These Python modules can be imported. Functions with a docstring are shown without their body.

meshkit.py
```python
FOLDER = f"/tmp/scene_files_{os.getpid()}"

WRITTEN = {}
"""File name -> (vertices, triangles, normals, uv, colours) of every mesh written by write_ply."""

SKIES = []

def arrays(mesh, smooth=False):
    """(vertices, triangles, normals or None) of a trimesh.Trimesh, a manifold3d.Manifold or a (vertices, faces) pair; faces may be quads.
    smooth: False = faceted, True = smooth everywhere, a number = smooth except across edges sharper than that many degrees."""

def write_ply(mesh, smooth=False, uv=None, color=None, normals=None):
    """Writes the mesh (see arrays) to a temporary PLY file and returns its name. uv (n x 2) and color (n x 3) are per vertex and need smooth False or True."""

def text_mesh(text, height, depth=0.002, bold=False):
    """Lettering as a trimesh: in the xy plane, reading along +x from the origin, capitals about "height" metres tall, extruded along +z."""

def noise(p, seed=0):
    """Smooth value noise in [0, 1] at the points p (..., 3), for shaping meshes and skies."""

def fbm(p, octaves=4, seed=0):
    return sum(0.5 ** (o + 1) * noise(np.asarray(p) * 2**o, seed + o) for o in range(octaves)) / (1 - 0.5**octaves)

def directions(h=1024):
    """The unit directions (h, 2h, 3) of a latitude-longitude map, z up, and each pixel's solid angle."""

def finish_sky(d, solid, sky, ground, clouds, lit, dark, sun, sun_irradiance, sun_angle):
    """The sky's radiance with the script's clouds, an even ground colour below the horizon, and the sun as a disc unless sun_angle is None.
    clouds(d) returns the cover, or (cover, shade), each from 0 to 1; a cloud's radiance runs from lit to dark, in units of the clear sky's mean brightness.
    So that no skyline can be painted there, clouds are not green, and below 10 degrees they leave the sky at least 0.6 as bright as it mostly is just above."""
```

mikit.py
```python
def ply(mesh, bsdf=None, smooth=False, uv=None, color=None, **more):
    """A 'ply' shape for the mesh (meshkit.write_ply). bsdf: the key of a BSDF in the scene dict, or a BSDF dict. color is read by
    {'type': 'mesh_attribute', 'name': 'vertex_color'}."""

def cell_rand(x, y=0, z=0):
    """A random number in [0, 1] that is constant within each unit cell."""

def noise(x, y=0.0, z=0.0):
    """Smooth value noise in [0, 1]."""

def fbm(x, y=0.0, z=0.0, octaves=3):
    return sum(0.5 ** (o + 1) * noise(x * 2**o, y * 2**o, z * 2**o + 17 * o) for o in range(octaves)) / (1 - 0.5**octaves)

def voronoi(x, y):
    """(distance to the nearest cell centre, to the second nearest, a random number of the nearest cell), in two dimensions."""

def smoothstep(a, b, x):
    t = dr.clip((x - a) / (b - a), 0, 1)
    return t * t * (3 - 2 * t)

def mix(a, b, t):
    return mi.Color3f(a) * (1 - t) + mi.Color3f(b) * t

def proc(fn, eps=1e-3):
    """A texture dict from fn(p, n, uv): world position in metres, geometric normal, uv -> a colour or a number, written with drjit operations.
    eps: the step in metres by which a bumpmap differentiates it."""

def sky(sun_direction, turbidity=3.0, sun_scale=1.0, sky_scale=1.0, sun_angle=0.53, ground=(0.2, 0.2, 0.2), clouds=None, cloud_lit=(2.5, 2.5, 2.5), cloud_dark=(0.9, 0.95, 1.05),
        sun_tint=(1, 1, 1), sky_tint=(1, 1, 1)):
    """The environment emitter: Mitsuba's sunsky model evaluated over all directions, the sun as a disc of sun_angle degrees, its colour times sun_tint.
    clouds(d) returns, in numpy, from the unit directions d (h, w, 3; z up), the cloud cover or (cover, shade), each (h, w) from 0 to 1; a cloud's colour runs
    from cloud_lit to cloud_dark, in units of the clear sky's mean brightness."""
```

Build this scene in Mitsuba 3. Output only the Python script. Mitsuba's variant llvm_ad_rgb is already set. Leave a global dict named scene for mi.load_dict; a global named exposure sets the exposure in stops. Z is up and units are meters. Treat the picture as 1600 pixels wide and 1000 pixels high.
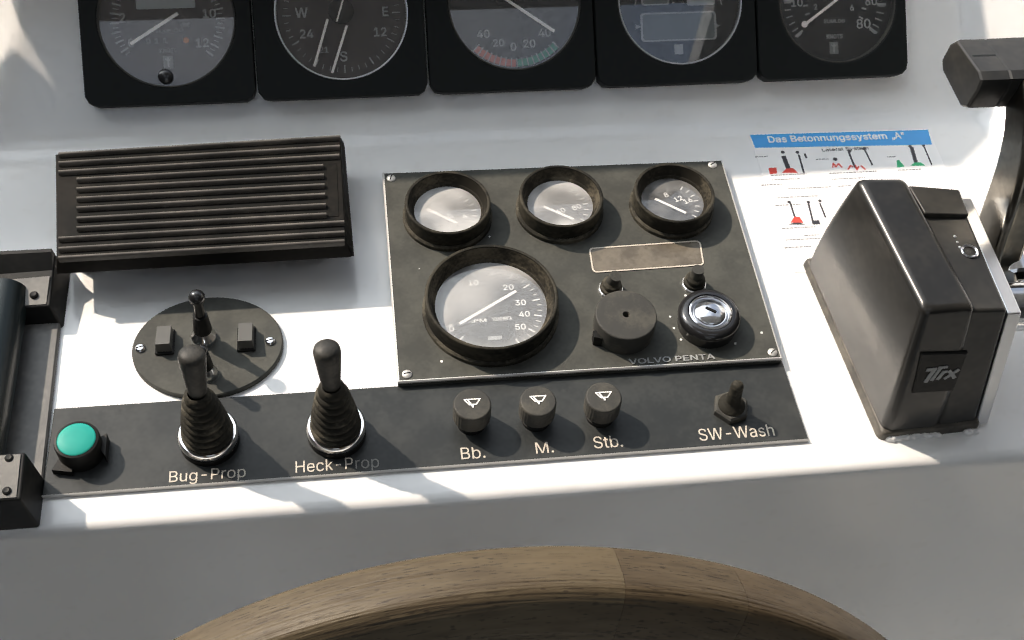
import math, random
import numpy as np, trimesh, mitsuba as mi, mikit, meshkit
import drjit as dr
from shapely.geometry import Polygon, Point, LineString, box as sbox
from shapely.ops import unary_union
from scipy.spatial.transform import Rotation

# ------------------------------------------------------------------ camera, sky, exposure
# The console is laid out in its own axes: u to the right, v up along the sloping panel, w out of it.
TILT = math.radians(18)
M = np.array([[1, 0, 0], [0, math.cos(TILT), -math.sin(TILT)], [0, math.sin(TILT), math.cos(TILT)]])   # panel -> world
FPX = 1919.2
CAM_R = Rotation.from_rotvec([2.4953, -0.1224, 0.1163]).as_matrix()
CAM_C = np.array([-0.0149, -0.4696, 0.6964])
_o, _f, _up = M @ CAM_C, M @ CAM_R[2], M @ -CAM_R[1]
exposure = 2.1
SUN_TRAVEL = np.array([0.85, -0.68, -1.0])           # in panel axes
SUN = M @ -SUN_TRAVEL


def clouds(d):
    """Broken thin cloud; as in nature it is brightest on the sun's side of the sky."""
    n = meshkit.fbm(d * np.array([3.2, 3.2, 6.0]) + 4.0, 5, 3)
    m = meshkit.fbm(d * 7.0 + 9.0, 4, 8)
    far = np.degrees(np.arccos(np.clip(d @ (SUN / np.linalg.norm(SUN)), -1, 1)))
    cover = 0.45 + 0.45 * np.clip((n - 0.40) / 0.22, 0, 1)
    return cover, np.clip(0.25 * (m - 0.3) + (far - 15) / 45.0, 0, 1)


scene, labels = {}, {}
scene['camera'] = {'type': 'perspective', 'fov': math.degrees(2 * math.atan(800 / FPX)), 'fov_axis': 'x', 'near_clip': 0.02, 'far_clip': 500.0,
                   'to_world': mi.ScalarTransform4f().look_at(origin=_o.tolist(), target=(_o + _f).tolist(), up=_up.tolist())}
scene['sky'] = mikit.sky(SUN.tolist(), turbidity=6, sun_tint=(0.97, 1.0, 1.08), sun_angle=1.2, clouds=clouds, cloud_lit=(8.6, 9.0, 9.2), sky_tint=(0.95, 1.0, 1.02), cloud_dark=(1.15, 1.2, 1.27))

# ------------------------------------------------------------------ materials
P = mikit.proc
fbm, noise, sstep, mix = mikit.fbm, mikit.noise, mikit.smoothstep, mikit.mix


def rgb(*c):
    return {'type': 'rgb', 'value': list(c if len(c) == 3 else c * 3)}


def mat(name, color, rough=0.5, metallic=0.0, spec=0.5, coat=0.0, bump=None, **k):
    b = {'type': 'principled', 'base_color': color if isinstance(color, dict) else rgb(*color), 'roughness': rough, 'metallic': metallic, 'specular': spec, **k}
    if coat:
        b['clearcoat'] = coat; b['clearcoat_gloss'] = 0.95
    if bump:
        b = {'type': 'bumpmap', 'bump': bump[0], 'scale': bump[1], 'nested_bsdf': b}
    scene[name] = {'type': 'twosided', 'bsdf': b}
    return name


def gel_color(p, n, uv):
    a = fbm(p.x * 9, p.y * 9, p.z * 9, 3)
    s = sstep(0.64, 0.78, fbm(p.x * 110, p.y * 110, p.z * 110, 3))
    return mix(mix((0.76, 0.765, 0.76), (0.70, 0.70, 0.69), a), (0.55, 0.53, 0.49), s * 0.10)


mat('gelcoat', P(gel_color), 0.16, spec=0.55, coat=0.8, bump=(P(lambda p, n, uv: fbm(p.x * 14, p.y * 14, p.z * 14, 2), 2e-3), 0.0012))


def dusty(base, dust, scale, lo, hi, amount):
    def fn(p, n, uv):
        a = fbm(p.x * scale, p.y * scale, p.z * scale, 4)
        b = fbm(p.x * scale * 9 + 5, p.y * scale * 9, p.z * scale * 9, 2)
        return mix(base, dust, sstep(lo, hi, a * 0.75 + b * 0.25) * amount)
    return P(fn)


mat('panel_black', dusty((0.053, 0.0545, 0.050), (0.084, 0.0855, 0.076), 60, 0.25, 0.8, 1.0), 0.5, spec=0.12)
mat('strip_black', dusty((0.026, 0.029, 0.030), (0.044, 0.047, 0.046), 45, 0.3, 0.8, 1.0), 0.36, spec=0.22)
mat('edge_metal', (0.62, 0.61, 0.58), 0.5, 0.6)
mat('black_plastic', dusty((0.008, 0.0085, 0.0085), (0.017, 0.0165, 0.015), 40, 0.4, 0.8, 1.0), 0.45, spec=0.18)
mat('housing_black', (0.0065, 0.0085, 0.0085), 0.5, spec=0.2)
mat('black_gloss', (0.011, 0.011, 0.012), 0.14, spec=0.6, coat=0.5)
mat('rubber', dusty((0.024, 0.023, 0.019), (0.105, 0.096, 0.074), 60, 0.4, 0.75, 1.0), 0.65, spec=0.1)
mat('bezel_rubber', dusty((0.014, 0.014, 0.012), (0.055, 0.050, 0.038), 45, 0.35, 0.75, 1.0), 0.6, spec=0.1)
mat('anodised', dusty((0.006, 0.006, 0.0055), (0.014, 0.0125, 0.0105), 35, 0.4, 0.75, 1.0), 0.5, spec=0.08)
mat('fin_worn', dusty((0.075, 0.071, 0.064), (0.14, 0.13, 0.116), 35, 0.3, 0.75, 1.0), 0.45, spec=0.25)
mat('rocker_grey', (0.085, 0.083, 0.076), 0.35, spec=0.5)
mat('knob_black', dusty((0.026, 0.026, 0.024), (0.06, 0.057, 0.050), 60, 0.35, 0.75, 1.0), 0.5, spec=0.25)
mat('inner_tan', dusty((0.020, 0.0185, 0.015), (0.105, 0.092, 0.068), 60, 0.4, 0.75, 1.0), 0.6, spec=0.05)
mat('knob_grey', dusty((0.048, 0.048, 0.045), (0.08, 0.077, 0.066), 80, 0.4, 0.75, 1.0), 0.5, spec=0.15)
mat('control_black', dusty((0.015, 0.0148, 0.014), (0.026, 0.0245, 0.0215), 25, 0.4, 0.75, 1.0), 0.27, spec=0.4)
mat('flange_dusty', dusty((0.035, 0.032, 0.027), (0.10, 0.09, 0.072), 40, 0.3, 0.65, 1.0), 0.5)
mat('control_grey', dusty((0.022, 0.0225, 0.0225), (0.036, 0.0345, 0.031), 25, 0.4, 0.75, 1.0), 0.32, spec=0.25)
mat('bracket_grey', dusty((0.07, 0.07, 0.068), (0.13, 0.126, 0.116), 30, 0.35, 0.7, 1.0), 0.45, spec=0.5)
mat('tube_teal', (0.005, 0.010, 0.011), 0.3, spec=0.5)
mat('chrome', (0.78, 0.78, 0.79), 0.1, 1.0)
mat('lever_steel', dusty((0.17, 0.16, 0.14), (0.25, 0.235, 0.205), 30, 0.3, 0.7, 1.0), 0.2, 1.0)
mat('alloy', (0.6, 0.61, 0.63), 0.32, 0.85)
mat('green_lens', (0.018, 0.30, 0.25), 0.45, spec=0.15)
mat('letter_white', (0.52, 0.475, 0.41), 0.6)
mat('letter_faded', (0.22, 0.215, 0.20), 0.6)
mat('print_white', (0.72, 0.72, 0.70), 0.6)
mat('print_grey', (0.28, 0.29, 0.29), 0.6)
mat('print_dim', (0.16, 0.165, 0.165), 0.6)
mat('needle_white', (0.82, 0.80, 0.76), 0.5)
mat('dial_black', (0.014, 0.015, 0.016), 0.6, spec=0.3)
mat('dial_brown', (0.050, 0.043, 0.042), 0.6, spec=0.3)
mat('lcd', (0.10, 0.115, 0.115), 0.3)
mat('lcd_light', (0.30, 0.33, 0.33), 0.3)
mat('band_red', (0.42, 0.10, 0.07), 0.6)
mat('band_green', (0.03, 0.22, 0.14), 0.6)
mat('orange_dot', (0.5, 0.2, 0.07), 0.6)
mat('sticker_white', (0.80, 0.80, 0.795), 0.35, spec=0.4)
mat('print_blue', (0.06, 0.33, 0.72), 0.4)
mat('print_red', (0.62, 0.06, 0.04), 0.5)
mat('print_green', (0.03, 0.36, 0.16), 0.5)
mat('print_black', (0.03, 0.03, 0.035), 0.5)
mat('print_line', (0.22, 0.22, 0.23), 0.5)
mat('nameplate', dusty((0.085, 0.072, 0.055), (0.15, 0.13, 0.10), 40, 0.35, 0.65, 1.0), 0.35, spec=0.5)
mat('deck_white', (0.55, 0.55, 0.53), 0.6)
mat('roof_lining', (0.33, 0.34, 0.345), 0.6)
mat('panelling', (0.085, 0.085, 0.08), 0.5)
scene['clear_glass'] = {'type': 'thindielectric', 'int_ior': 1.7}


def lens_dust(p, n, uv):
    a = fbm(p.x * 38 + 3, p.y * 38, p.z * 38, 2)
    return 0.22 + 0.34 * sstep(0.3, 0.65, a)


scene['lens_clean'] = {'type': 'thindielectric', 'int_ior': 1.6}
scene['dust'] = {'type': 'twosided', 'bsdf': {'type': 'diffuse', 'reflectance': rgb(0.74, 0.74, 0.73)}}
scene['dusty_lens'] = {'type': 'blendbsdf', 'weight': P(lens_dust), 'bsdf_0': {'type': 'ref', 'id': 'lens_clean'}, 'bsdf_1': {'type': 'ref', 'id': 'dust'}}

# ------------------------------------------------------------------ helpers


def numbered(key):
    if key not in scene and key not in labels and not any(k.startswith(key + '__') for k in scene):
        return key
    i = 1
    while True:
        k = f'{key}_{i:03d}'
        if k not in scene and k not in labels and not any(q.startswith(k + '__') for q in scene):
            return k
        i += 1


def thing(name, label, cat, group=None, kind=None):
    key = numbered(name)
    labels[key] = {'label': label, 'category': cat}
    if group: labels[key]['group'] = group
    if kind: labels[key]['kind'] = kind
    return key


def verts(m):
    if hasattr(m, 'to_mesh'):
        q = m.to_mesh()
        return trimesh.Trimesh(q.vert_properties[:, :3], q.tri_verts, process=False)
    if isinstance(m, (list, tuple)) and not isinstance(m[0], trimesh.Trimesh):
        return trimesh.Trimesh(np.asarray(m[0], float), np.asarray(m[1]), process=False)
    return m.copy()


def put(name, mesh, m, parent=None, smooth=35, label=None, kind=None, world=False):
    """One shape of the scene; the mesh is in panel axes unless world is set."""
    if isinstance(mesh, list):
        mesh = cat(mesh)
    mesh = verts(mesh)
    if not world:
        mesh.vertices = mesh.vertices @ M.T
    key = numbered(parent + '__' + name) if parent else numbered(name)
    if name in ('scale', 'numerals', 'small_print', 'buoy_drawing'): kind = 'stuff'
    scene[key] = mikit.ply(mesh, m, smooth=smooth)
    if label or kind:
        labels[key] = {}
        if label: labels[key]['label'] = label
        if kind: labels[key]['kind'] = kind
    return key


def cat(ms):
    return trimesh.util.concatenate([verts(m) for m in ms])


def at(px, py, w=0.0):
    """The point of the plane w = const of the sloping panel seen at a pixel of the photograph."""
    d = np.array([(px - 800) / FPX, (py - 500) / FPX, 1.0]) @ CAM_R
    return CAM_C + (w - CAM_C[2]) / d[2] * d


UP_A, UP_V = math.radians(40), 0.235
UPR = np.array([[1, 0, 0], [0, math.cos(UP_A), -math.sin(UP_A)], [0, math.sin(UP_A), math.cos(UP_A)]])


def at_up(px, py, q=0.0):
    """(u, l) on the steep upper panel, q metres proud of it."""
    d = np.array([(px - 800) / FPX, (py - 500) / FPX, 1.0]) @ CAM_R
    n = UPR[:, 2]; o = np.array([0, UP_V, 0]) + n * q
    x = CAM_C + ((o - CAM_C) @ n) / (d @ n) * d
    y = (x - np.array([0, UP_V, 0])) @ UPR
    return y[0], y[1]


def up(mesh):
    """(u, l, q) of the upper panel -> panel axes."""
    mesh = cat(mesh) if isinstance(mesh, list) else verts(mesh)
    mesh.vertices = mesh.vertices @ UPR.T + [0, UP_V, 0]
    return mesh


def mv(m, *t):
    m = verts(m); m.vertices = m.vertices + np.array(t, float); return m


def rot(m, deg, axis=(0, 0, 1), about=(0, 0, 0)):
    m = verts(m); R = Rotation.from_rotvec(np.radians(deg) * np.asarray(axis, float)).as_matrix()
    m.vertices = (m.vertices - about) @ R.T + about; return m


def lathe(prof, n=64, at_=(0, 0)):
    """A turned body from (r, w) pairs about the w axis, closed at both ends where r = 0."""
    prof = np.asarray(prof, float)
    a = np.linspace(0, 2 * np.pi, n, endpoint=False)
    V = np.stack([np.outer(prof[:, 0], np.cos(a)), np.outer(prof[:, 0], np.sin(a)), np.repeat(prof[:, 1:2], n, 1)], -1).reshape(-1, 3)
    F = []
    for i in range(len(prof) - 1):
        j = np.arange(n); k = (j + 1) % n
        A, B, C, D = i * n + j, i * n + k, (i + 1) * n + k, (i + 1) * n + j
        F += [np.c_[A, B, C], np.c_[A, C, D]]
    t = trimesh.Trimesh(V + [at_[0], at_[1], 0], np.vstack(F), process=False)
    t.merge_vertices(); t.update_faces(t.nondegenerate_faces())
    return t


def rrect(w, h, r, n=6, cx=0.0, cy=0.0):
    pts = []
    for sx, sy, a0 in ((1, 1, 0), (-1, 1, 90), (-1, -1, 180), (1, -1, 270)):
        for k in range(n + 1):
            a = math.radians(a0 + 90 * k / n)
            pts.append((cx + sx * (w / 2 - r) + r * math.cos(a), cy + sy * (h / 2 - r) + r * math.sin(a)))
    return np.array(pts)


def loft(rings):
    """Closed body through rings of equal length; ends capped as fans."""
    rings = [np.asarray(r, float) for r in rings]
    n = len(rings[0]); V = np.vstack(rings); F = []
    for i in range(len(rings) - 1):
        j = np.arange(n); k = (j + 1) % n
        A, B, C, D = i * n + j, i * n + k, (i + 1) * n + k, (i + 1) * n + j
        F += [np.c_[A, B, C], np.c_[A, C, D]]
    c0, c1 = len(V), len(V) + 1
    V = np.vstack([V, rings[0].mean(0), rings[-1].mean(0)])
    j = np.arange(n); k = (j + 1) % n; e = (len(rings) - 1) * n
    F += [np.c_[k, j, np.full(n, c0)], np.c_[e + j, e + k, np.full(n, c1)]]
    return trimesh.Trimesh(V, np.vstack(F), process=False)


def inset(poly, d):
    q = Polygon(poly).buffer(-d, join_style=2)
    return np.array(q.exterior.coords)[:-1]


def slab(poly, w0, w1, bev=0.0006):
    """A plate of convex outline with a chamfered top edge."""
    poly = np.asarray(poly, float); c = poly.mean(0)
    s = 1 - bev / max(np.linalg.norm(poly - c, axis=1).mean(), 1e-6)
    z = lambda p, w: np.c_[p, np.full(len(p), w)]
    # move every vertex inwards along its own bisector
    nx, pv = np.roll(poly, -1, 0), np.roll(poly, 1, 0)
    e1, e2 = poly - pv, nx - poly
    e1 /= np.maximum(np.linalg.norm(e1, axis=1, keepdims=True), 1e-12); e2 /= np.maximum(np.linalg.norm(e2, axis=1, keepdims=True), 1e-12)
    n1, n2 = np.c_[-e1[:, 1], e1[:, 0]], np.c_[-e2[:, 1], e2[:, 0]]
    b = n1 + n2; b /= np.maximum(np.linalg.norm(b, axis=1, keepdims=True), 1e-9)
    b = b / np.maximum((b * n1).sum(1, keepdims=True), 0.3)
    if Polygon(poly).exterior.is_ccw is False: b = -b
    return loft([z(poly, w0), z(poly, w1 - bev), z(poly + b * bev, w1)])


def hull(*pts):
    return trimesh.convex.convex_hull(np.vstack([np.atleast_2d(p) for p in pts]))


def bar(p, q, r, r2=None, n=20):
    """A round bar from p to q."""
    p, q = np.asarray(p, float), np.asarray(q, float)
    d = q - p; L = np.linalg.norm(d); d /= L
    R = trimesh.geometry.align_vectors([0, 0, 1], d)[:3, :3]
    m = lathe([(0, 0), (r, 0), (r if r2 is None else r2, L), (0, L)], n)
    m.vertices = m.vertices @ R.T + p
    return m


def flat(poly, w0, d=0.0003):
    """A printed mark: a shapely outline raised by d."""
    gs = getattr(poly, 'geoms', [poly])
    out = []
    for g in gs:
        m = trimesh.creation.extrude_polygon(g, d, engine='earcut'); m.vertices[:, 2] += w0; out.append(m)
    return cat(out)


def ribbon(pts, width, w0, d=0.0003):
    return flat(LineString(np.asarray(pts)[:, :2]).buffer(width / 2, cap_style=2), w0, d)


def text(t, h, x, y, w, width=None, bold=False, centre=False, d=0.0003, ang=0.0):
    m = meshkit.text_mesh(t, h, d, bold)
    x0, x1 = m.bounds[0][0], m.bounds[1][0]
    m.vertices[:, 0] -= x0
    if width: m.vertices[:, 0] *= width / (x1 - x0); x1 = x0 + width
    if centre: m.vertices[:, 0] -= (x1 - x0) / 2
    if ang: m = rot(m, ang)
    return mv(m, x, y, w)


# ------------------------------------------------------------------ setting: deck and helm console
put('deck_floor', trimesh.creation.box((7, 6, 0.05), trimesh.transformations.translation_matrix((0, -0.6, -0.95))), 'deck_white', world=True)
labels['deck_floor'] = {'label': 'pale deck under the helm console', 'kind': 'structure', 'category': 'deck'}


def console_profile():
    pts = [(-0.345, -0.83), (-0.204, -0.38)]
    r = 0.007
    e = np.array([-0.0925, 0.0]); f0 = np.array([-0.204, -0.38]); df = (f0 - e) / np.linalg.norm(f0 - e)
    a, b = e + df * r, e + np.array([1, 0]) * r
    for t in np.linspace(0, 1, 7): pts.append(tuple((1 - t) ** 2 * a + 2 * t * (1 - t) * e + t * t * b))
    for v in np.linspace(-0.08, 0.20, 12): pts.append((v, 0.0))
    t0, n = 0.018, 10
    k = np.array([UP_V, 0.0]); a, b = k - [t0, 0], k + t0 * np.array([math.cos(UP_A), math.sin(UP_A)])
    for t in np.linspace(0, 1, n): pts.append(tuple((1 - t) ** 2 * a + 2 * t * (1 - t) * k + t * t * b))
    for l in np.linspace(0.04, 0.235, 8): pts.append((UP_V + l * math.cos(UP_A), l * math.sin(UP_A)))
    top = np.array(pts[-1])
    for t in (0.3, 0.6, 1.0): pts.append((top[0] + 0.015 * t + 0.01 * t, top[1] + 0.006 * (2 * t - t * t)))
    pts += [(top[0] + 0.25, top[1] + 0.02), (top[0] + 0.5, top[1] - 0.02)]
    return np.array(pts)


def cheek(u, v):
    """Height added at the two ends: the console falls away at the left and runs up into a sloping cheek at the right."""
    ur = np.interp(v, [-0.1, 0.10, 0.1644, 0.2237, 0.2471, 0.30, 0.5], [0.56, 0.515, 0.5028, 0.4941, 0.489, 0.483, 0.478])
    ul = np.interp(v, [-0.1, 0.15, 0.24, 0.279, 0.318, 0.5], [-0.42, -0.37, -0.315, -0.281, -0.262, -0.258])
    s = lambda x: np.where(x > 0, np.sqrt(x * x + 1.2e-5) - 0.00346 + 0 * x, 0.0)
    return s(np.maximum(u - ur, 0)) * 0.85 + s(np.maximum(ul - u, 0)) * -0.55


prof = console_profile()
us = np.unique(np.concatenate([np.linspace(-0.75, -0.40, 12), np.linspace(-0.40, -0.25, 76), np.linspace(-0.25, 0.47, 25), np.linspace(0.47, 0.58, 56), np.linspace(0.58, 0.95, 12)]))
V = np.array([[(u, v, w + cheek(u, v)) for (v, w) in prof] for u in us])
nu, nv = V.shape[:2]
i, j = np.meshgrid(np.arange(nu - 1), np.arange(nv - 1), indexing='ij')
A = (i * nv + j).ravel(); B = ((i + 1) * nv + j).ravel()
helm = thing('helm_console', 'glossy white moulded helm console carrying all the instruments', 'console', kind='structure')
put('body', trimesh.Trimesh(V.reshape(-1, 3), np.vstack([np.c_[A, B, B + 1], np.c_[A, B + 1, A + 1]]), process=False), 'gelcoat', helm, smooth=40)
# the brow that overhangs the upper row of gauges (above the frame; it shades them)
bp = np.array([(0.316, 0.200), (0.322, 0.218), (0.52, 0.225), (0.435, 0.165), (0.420, 0.158)])
bl_ = np.interp(bp[:, 0], [0.316, 0.52], [-0.405, -0.275])
br_ = np.interp(bp[:, 0], [0.316, 0.420, 0.52], [0.268, 0.452, 0.50])
put('brow', hull(np.c_[bl_, bp], np.c_[br_, bp]), 'gelcoat', helm, smooth=20)
put('brow_wing', hull([(u_, v_, w_) for u_ in (-.70, -.403) for v_, w_ in ((.268, .198), (.2685, .216), (.399, .2015), (.3995, .2165))]), 'gelcoat', helm, smooth=20)
# the hard top over the helmsman, behind and above the camera
ht = thing('hard_top', 'hard top roof on four posts over the helm seat', 'roof', kind='structure')
RT = lambda x0, x1, y0, y1, z0, z1: trimesh.creation.box((x1 - x0, y1 - y0, z1 - z0), trimesh.transformations.translation_matrix(((x0 + x1) / 2, (y0 + y1) / 2, (z0 + z1) / 2)))
for q_ in ((-1.7, 1.7, -0.80, -0.46), (-1.7, -0.86, -0.46, -0.08), (-0.66, -0.62, -0.46, -0.08), (-0.40, 1.7, -0.46, -0.08), (-0.86, -0.40, -0.17, -0.08), (-1.7, 1.7, -3.0, -1.45), (-1.7, -0.75, -1.45, -0.80), (-0.18, 0.12, -1.45, -0.80), (0.70, 1.7, -1.45, -0.80)):
    put('panel', RT(*q_, 1.15, 1.20), 'roof_lining', ht, world=True)
for x0_, x1_ in ((-1.74, -0.75), (0.75, 1.74)): put('rear_bulkhead', RT(x0_, x1_, -3.06, -3.01, -0.92, 1.145), 'panelling', ht, world=True)
for x_ in (-1.65, 1.65):
    for y_ in (-0.2, -2.95):
        put('post', RT(x_ - .04, x_ + .04, y_ - .04, y_ + .04, -0.92, 1.15), 'roof_lining', ht, world=True)
    put('side_wall', RT(x_ + (.06 if x_ > 0 else -.09), x_ + (.09 if x_ > 0 else -.06), -3.0, 0.9, -0.92, 1.145), 'panelling', ht, world=True)

# ------------------------------------------------------------------ the row of five square gauges
QH = 0.012
xs = [131.5, 402, 671, 933.5, 1186, 1421]; ysb = [167, 158, 145, 134, 127, 118]
ub = [at_up(x, y, QH)[0] for x, y in zip(xs, ysb)]
LB = np.mean([at_up(x, y, QH)[1] for x, y in [(260, 166), (530, 152), (800, 138), (1060, 130), (1304, 121)]])
GAUGE_SPEC = [
    ('black square gauge with round push knob and needle at 0, leftmost of the row', 'dial_brown'),
    ('black square wind gauge with letters W, S and E and two parallel white pointers', 'dial_brown'),
    ('black square rudder gauge with red and green scale around 0, third of the row', 'dial_black'),
    ('black square gauge with outlined rectangular display and no needle', 'dial_black'),
    ('black square knots gauge at the right end of the row, needle pointing to lower left', 'dial_black'),
]
DIALS = [(150, 368, 30, 137), (427.5, 638, 20, 125), (700, 908, 12, 110), (966, 1160, 5, 101), (1217.5, 1400, 3, 98)]
gauges = []
for k in range(5):
    g = thing('square_gauge', GAUGE_SPEC[k][0], 'gauge', 'square gauges in the row along the top')
    u0, u1 = ub[k] + 0.0008, ub[k + 1] - 0.0008
    W = u1 - u0
    uc, lc = (u0 + u1) / 2, LB + W / 2
    x0, x1, yc, yb = DIALS[k]
    r = (at_up(x1, yc, QH)[0] - at_up(x0, yc, QH)[0]) / 2
    dc = ((at_up(x0, yc, QH)[0] + at_up(x1, yc, QH)[0]) / 2, at_up((x0 + x1) / 2, yb, QH)[1] + r)
    N = 96
    a = np.linspace(0, 2 * np.pi, N, endpoint=False) + np.pi / 4
    # outline sampled at N angles, so that front face and dial opening share a ring
    sq = Polygon(rrect(W, W, 0.009, 8, uc, lc))
    ring = []
    for t in a:
        L = LineString([dc, (dc[0] + 0.3 * math.cos(t), dc[1] + 0.3 * math.sin(t))])
        h = L.intersection(sq.exterior); h = h if h.geom_type == 'Point' else h.geoms[0]
        ring.append((h.x, h.y))
    ring = np.array(ring); cen = np.array(dc)
    ins = ring + (np.array([uc, lc]) - ring) * 0.012
    circ = lambda rr: cen + rr * np.c_[np.cos(a), np.sin(a)]
    z = lambda p, q: np.c_[p, np.full(N, q)]
    rings = [z(ring, 0.0), z(ring, QH - 0.0009), z(ins, QH), z(circ(r + 0.0008), QH), z(circ(r), QH - 0.0006), z(circ(r - 0.0006), QH - 0.006), z(circ(r - 0.001), QH - 0.0062)]
    m = loft(rings); keep = np.ones(len(m.faces), bool); keep[-N:] = False; m.update_faces(keep)
    put('housing', up(m), 'housing_black', g, smooth=30)
    put('bezel', up(lathe([(r - 0.0002, QH - 0.0045), (r - 0.0002, QH - 0.0002), (r - 0.0013, QH - 0.0004), (r - 0.0018, QH - 0.0045)], 96, dc)), 'alloy' if k in (1, 3) else 'knob_grey', g, smooth=50)
    put('dial', up(lathe([(0, QH - 0.0068), (r - 0.0004, QH - 0.0068)], 96, dc)), GAUGE_SPEC[k][1], g, smooth=False)
    put('glass', up(lathe([(0, QH - 0.0022), (r - 0.0012, QH - 0.0022)], 64, dc)), 'clear_glass', g, smooth=False)
    gauges.append((g, dc, r))
QD = QH - 0.0066        # printed on the dials
QN = QH - 0.0045        # needles


def dpt(x, y, q=QD): return np.array(at_up(x, y, q))


def dtext(g, t, x, y, hpx, wpx=None, m='print_grey', name='lettering', bold=True):
    """Lettering on a dial, centred on pixel (x, y)."""
    c = dpt(x, y); h = np.linalg.norm(dpt(x, y - hpx / 2) - dpt(x, y + hpx / 2))
    w = None if wpx is None else abs(dpt(x + wpx / 2, y)[0] - dpt(x - wpx / 2, y)[0])
    return text(t, h, c[0], c[1] - h / 2, QD, w, bold, True, 0.0002)


def ticks(dc, r, angs, r0, r1, width):
    return [ribbon([(dc[0] + r * r0 * math.cos(t), dc[1] + r * r0 * math.sin(t)), (dc[0] + r * r1 * math.cos(t), dc[1] + r * r1 * math.sin(t))], width, QD, 0.0002) for t in np.radians(angs)]


def dline(pxs, wid, q=QD, d=0.0003):
    return ribbon([dpt(x, y, q) for x, y in pxs], wid, q, d)


def emblem(x, y, s):
    """A small shield-like badge printed low on the dial."""
    c = dpt(x, y); e = [flat(sbox(c[0] - s * .5, c[1] - s * .65, c[0] + s * .5, c[1] + s * .65), QD, 0.0001)]
    return e, [ribbon([(c[0], c[1] - s * .5), (c[0], c[1] + s * .5)], s * .16, QD + .0002, .0001)] + [ribbon([(c[0], c[1] + s * .1), (c[0] + q * s * .32, c[1] + s * .38)], s * .12, QD + .0002, .0001) for q in (-1, 1)]


def rbox(x0, y0, x1, y1, rr):
    a_, b_ = dpt(x0, y1), dpt(x1, y0)
    return sbox(a_[0], a_[1], b_[0], b_[1]).buffer(-rr).buffer(rr)


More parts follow.
